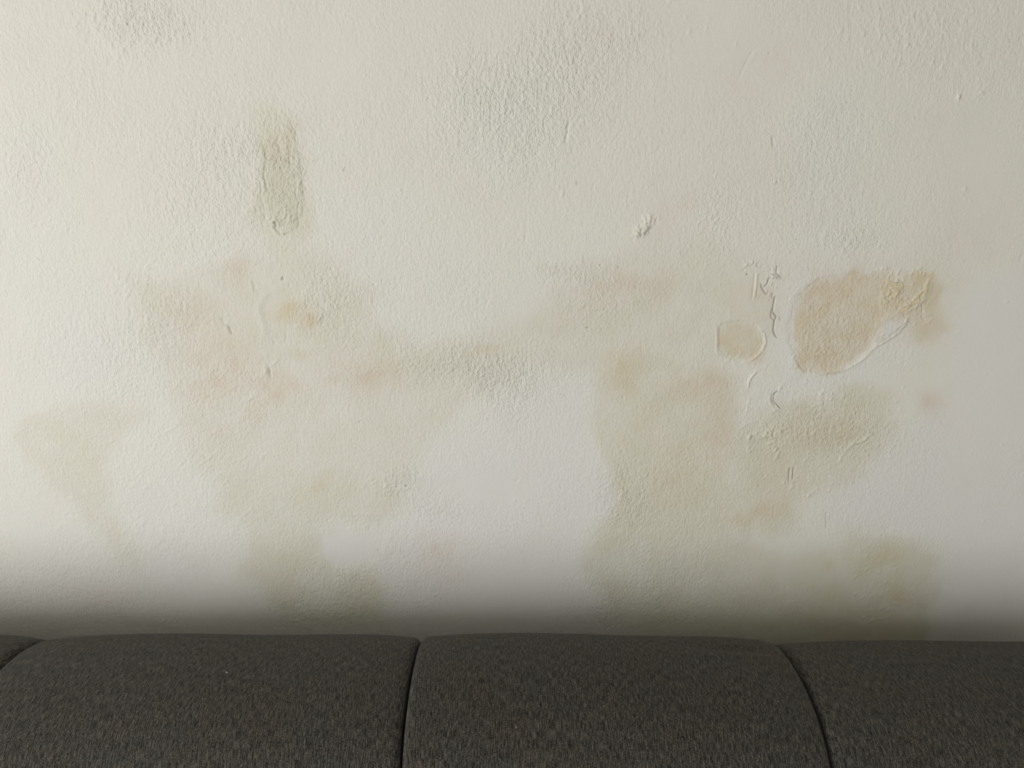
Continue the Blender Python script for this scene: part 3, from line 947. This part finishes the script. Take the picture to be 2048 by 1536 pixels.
#              tilt_l  tilt_r   dips
cus = [(0, 0, (0, .004), ()),
       (0.000, -0.000, (0, .008), ()),
       (-0.005, 0.001, (.003, .003), ()),
       (0.002, -0.009, (.001, .004), ((.36, .05, -.19, .012, .004),)),
       (-0.014, -0.022, (.001, .002), ())]
for i in range(5):
    tl, tr, dp, cr = cus[i]
    me = cushion_mesh('back_cushion', SE[i] + G, SE[i + 1] - G, PROF, .011, .005, tl, tr, cr, seed=i, dip=dp)
    obj('back_cushion', me, FAB, sofa)
SP = [(-.46, .44), (-.60, .452), (-.80, .452), (-.93, .44), (-.965, .39), (-.96, .31), (-.93, .285), (-.70, .28), (-.45, .28), (-.40, .30), (-.40, .40)]
for i in range(5):
    me = cushion_mesh('seat_cushion', SE[i] + G, SE[i + 1] - G, SP, .02, .006, seed=i + 11, nper=8)
    obj('seat_cushion', me, FAB, sofa)
BP = [(-.06, .14), (-.055, .3), (-.06, .42), (-.10, .43), (-.14, .42), (-.15, .29), (-.40, .275), (-.70, .272), (-.92, .272), (-.95, .24), (-.945, .14), (-.90, .12), (-.5, .115), (-.12, .115)]
obj('frame', cushion_mesh('frame', SE[0], SE[5], BP, .015, 0.0, seed=20, nper=8), FAB, sofa)
AP = [(-.07, .14), (-.06, .4), (-.07, .58), (-.12, .625), (-.5, .63), (-.88, .625), (-.95, .59), (-.965, .4), (-.95, .14), (-.9, .12), (-.5, .118), (-.12, .12)]
obj('armrest', cushion_mesh('armrest', SE[0] - .17, SE[0] - .003, AP, .03, 0.0, seed=21, nper=8), FAB, sofa)
obj('armrest', cushion_mesh('armrest', SE[5] + .003, SE[5] + .17, AP, .03, 0.0, seed=22, nper=8), FAB, sofa)
def leg_mesh(x, y):
    v = []
    f = []
    n = 16
    for (z, r_) in ((0, .017), (.004, .019), (.125, .028), (.128, .027)):
        for k in range(n):
            a = 2 * math.pi * k / n
            v.append((x + r_ * math.cos(a), y + r_ * math.sin(a), z))
    for q in range(3):
        for k in range(n):
            f.append((q * n + k, q * n + (k + 1) % n, (q + 1) * n + (k + 1) % n, (q + 1) * n + k))
    f.append(tuple(range(n))[::-1])
    f.append(tuple(3 * n + k for k in range(n)))
    return mesh('leg', v, f)
for x in (SE[0] - .08, (SE[2] + SE[3]) / 2, SE[5] + .08):
    for y in (-.16, -.86):
        obj('leg', leg_mesh(x, y), leg_m, sofa)

# ------------------------------------------------------------------ lint on the sofa
lint_m, lnt, lb = mat('lint_fibre')
ln = N(lnt, 'ShaderNodeTexNoise', i_Scale=900.0)
L(lnt, mixc(lnt, ln.outputs['Fac'], srgb(176, 176, 170), srgb(226, 226, 222)), lb.inputs['Base Color'])
lb.inputs['Roughness'].default_value = .8
def tube(path, r, v, f, n=5):
    base = len(v)
    from mathutils import Vector
    for k, p in enumerate(path):
        a = Vector(path[min(k + 1, len(path) - 1)]) - Vector(path[max(k - 1, 0)])
        a.normalize()
        e1 = a.orthogonal().normalized()
        e2 = a.cross(e1)
        for q in range(n):
            t = 2 * math.pi * q / n
            w_ = e1 * math.cos(t) * r + e2 * math.sin(t) * r
            v.append((p[0] + w_.x, p[1] + w_.y, p[2] + w_.z))
    for k in range(len(path) - 1):
        for q in range(n):
            f.append((base + k * n + q, base + k * n + (q + 1) % n, base + (k + 1) * n + (q + 1) % n, base + (k + 1) * n + q))
    f.append(tuple(base + q for q in range(n))[::-1])
    f.append(tuple(base + (len(path) - 1) * n + q for q in range(n)))
def lint(x, y, z, sz, nf, seed, label):
    r = np.random.default_rng(seed)
    v, f = [], []
    for k in range(nf):
        c = (r.random(3) - .5) * sz * .6
        d = r.random(3) - .5
        d[2] *= .35
        d /= np.linalg.norm(d)
        b = (r.random(3) - .5) * sz * .35
        path = [tuple(c + d * sz * (t - .5) + b * math.sin(t * 3.1) + np.array([0, 0, sz * .2])) for t in np.linspace(0, 1, 6)]
        tube(path, sz * .075, v, f)
    o = obj('lint', mesh('lint', v, f), lint_m)
    o.location = (x, y, z)
    o['label'] = label
    o['category'] = 'lint'
lint(-.427, -.266, .9000, .0034, 4, 1, 'pale fluff of lint on the back section left of the middle one')
lint(.384, -.314, .8905, .0020, 3, 2, 'bright white lint speck near the right seam of the middle back section')
lint(.006, -.355, .8830, .0024, 3, 3, 'small grey lint fibre low on the middle back section of the sofa')
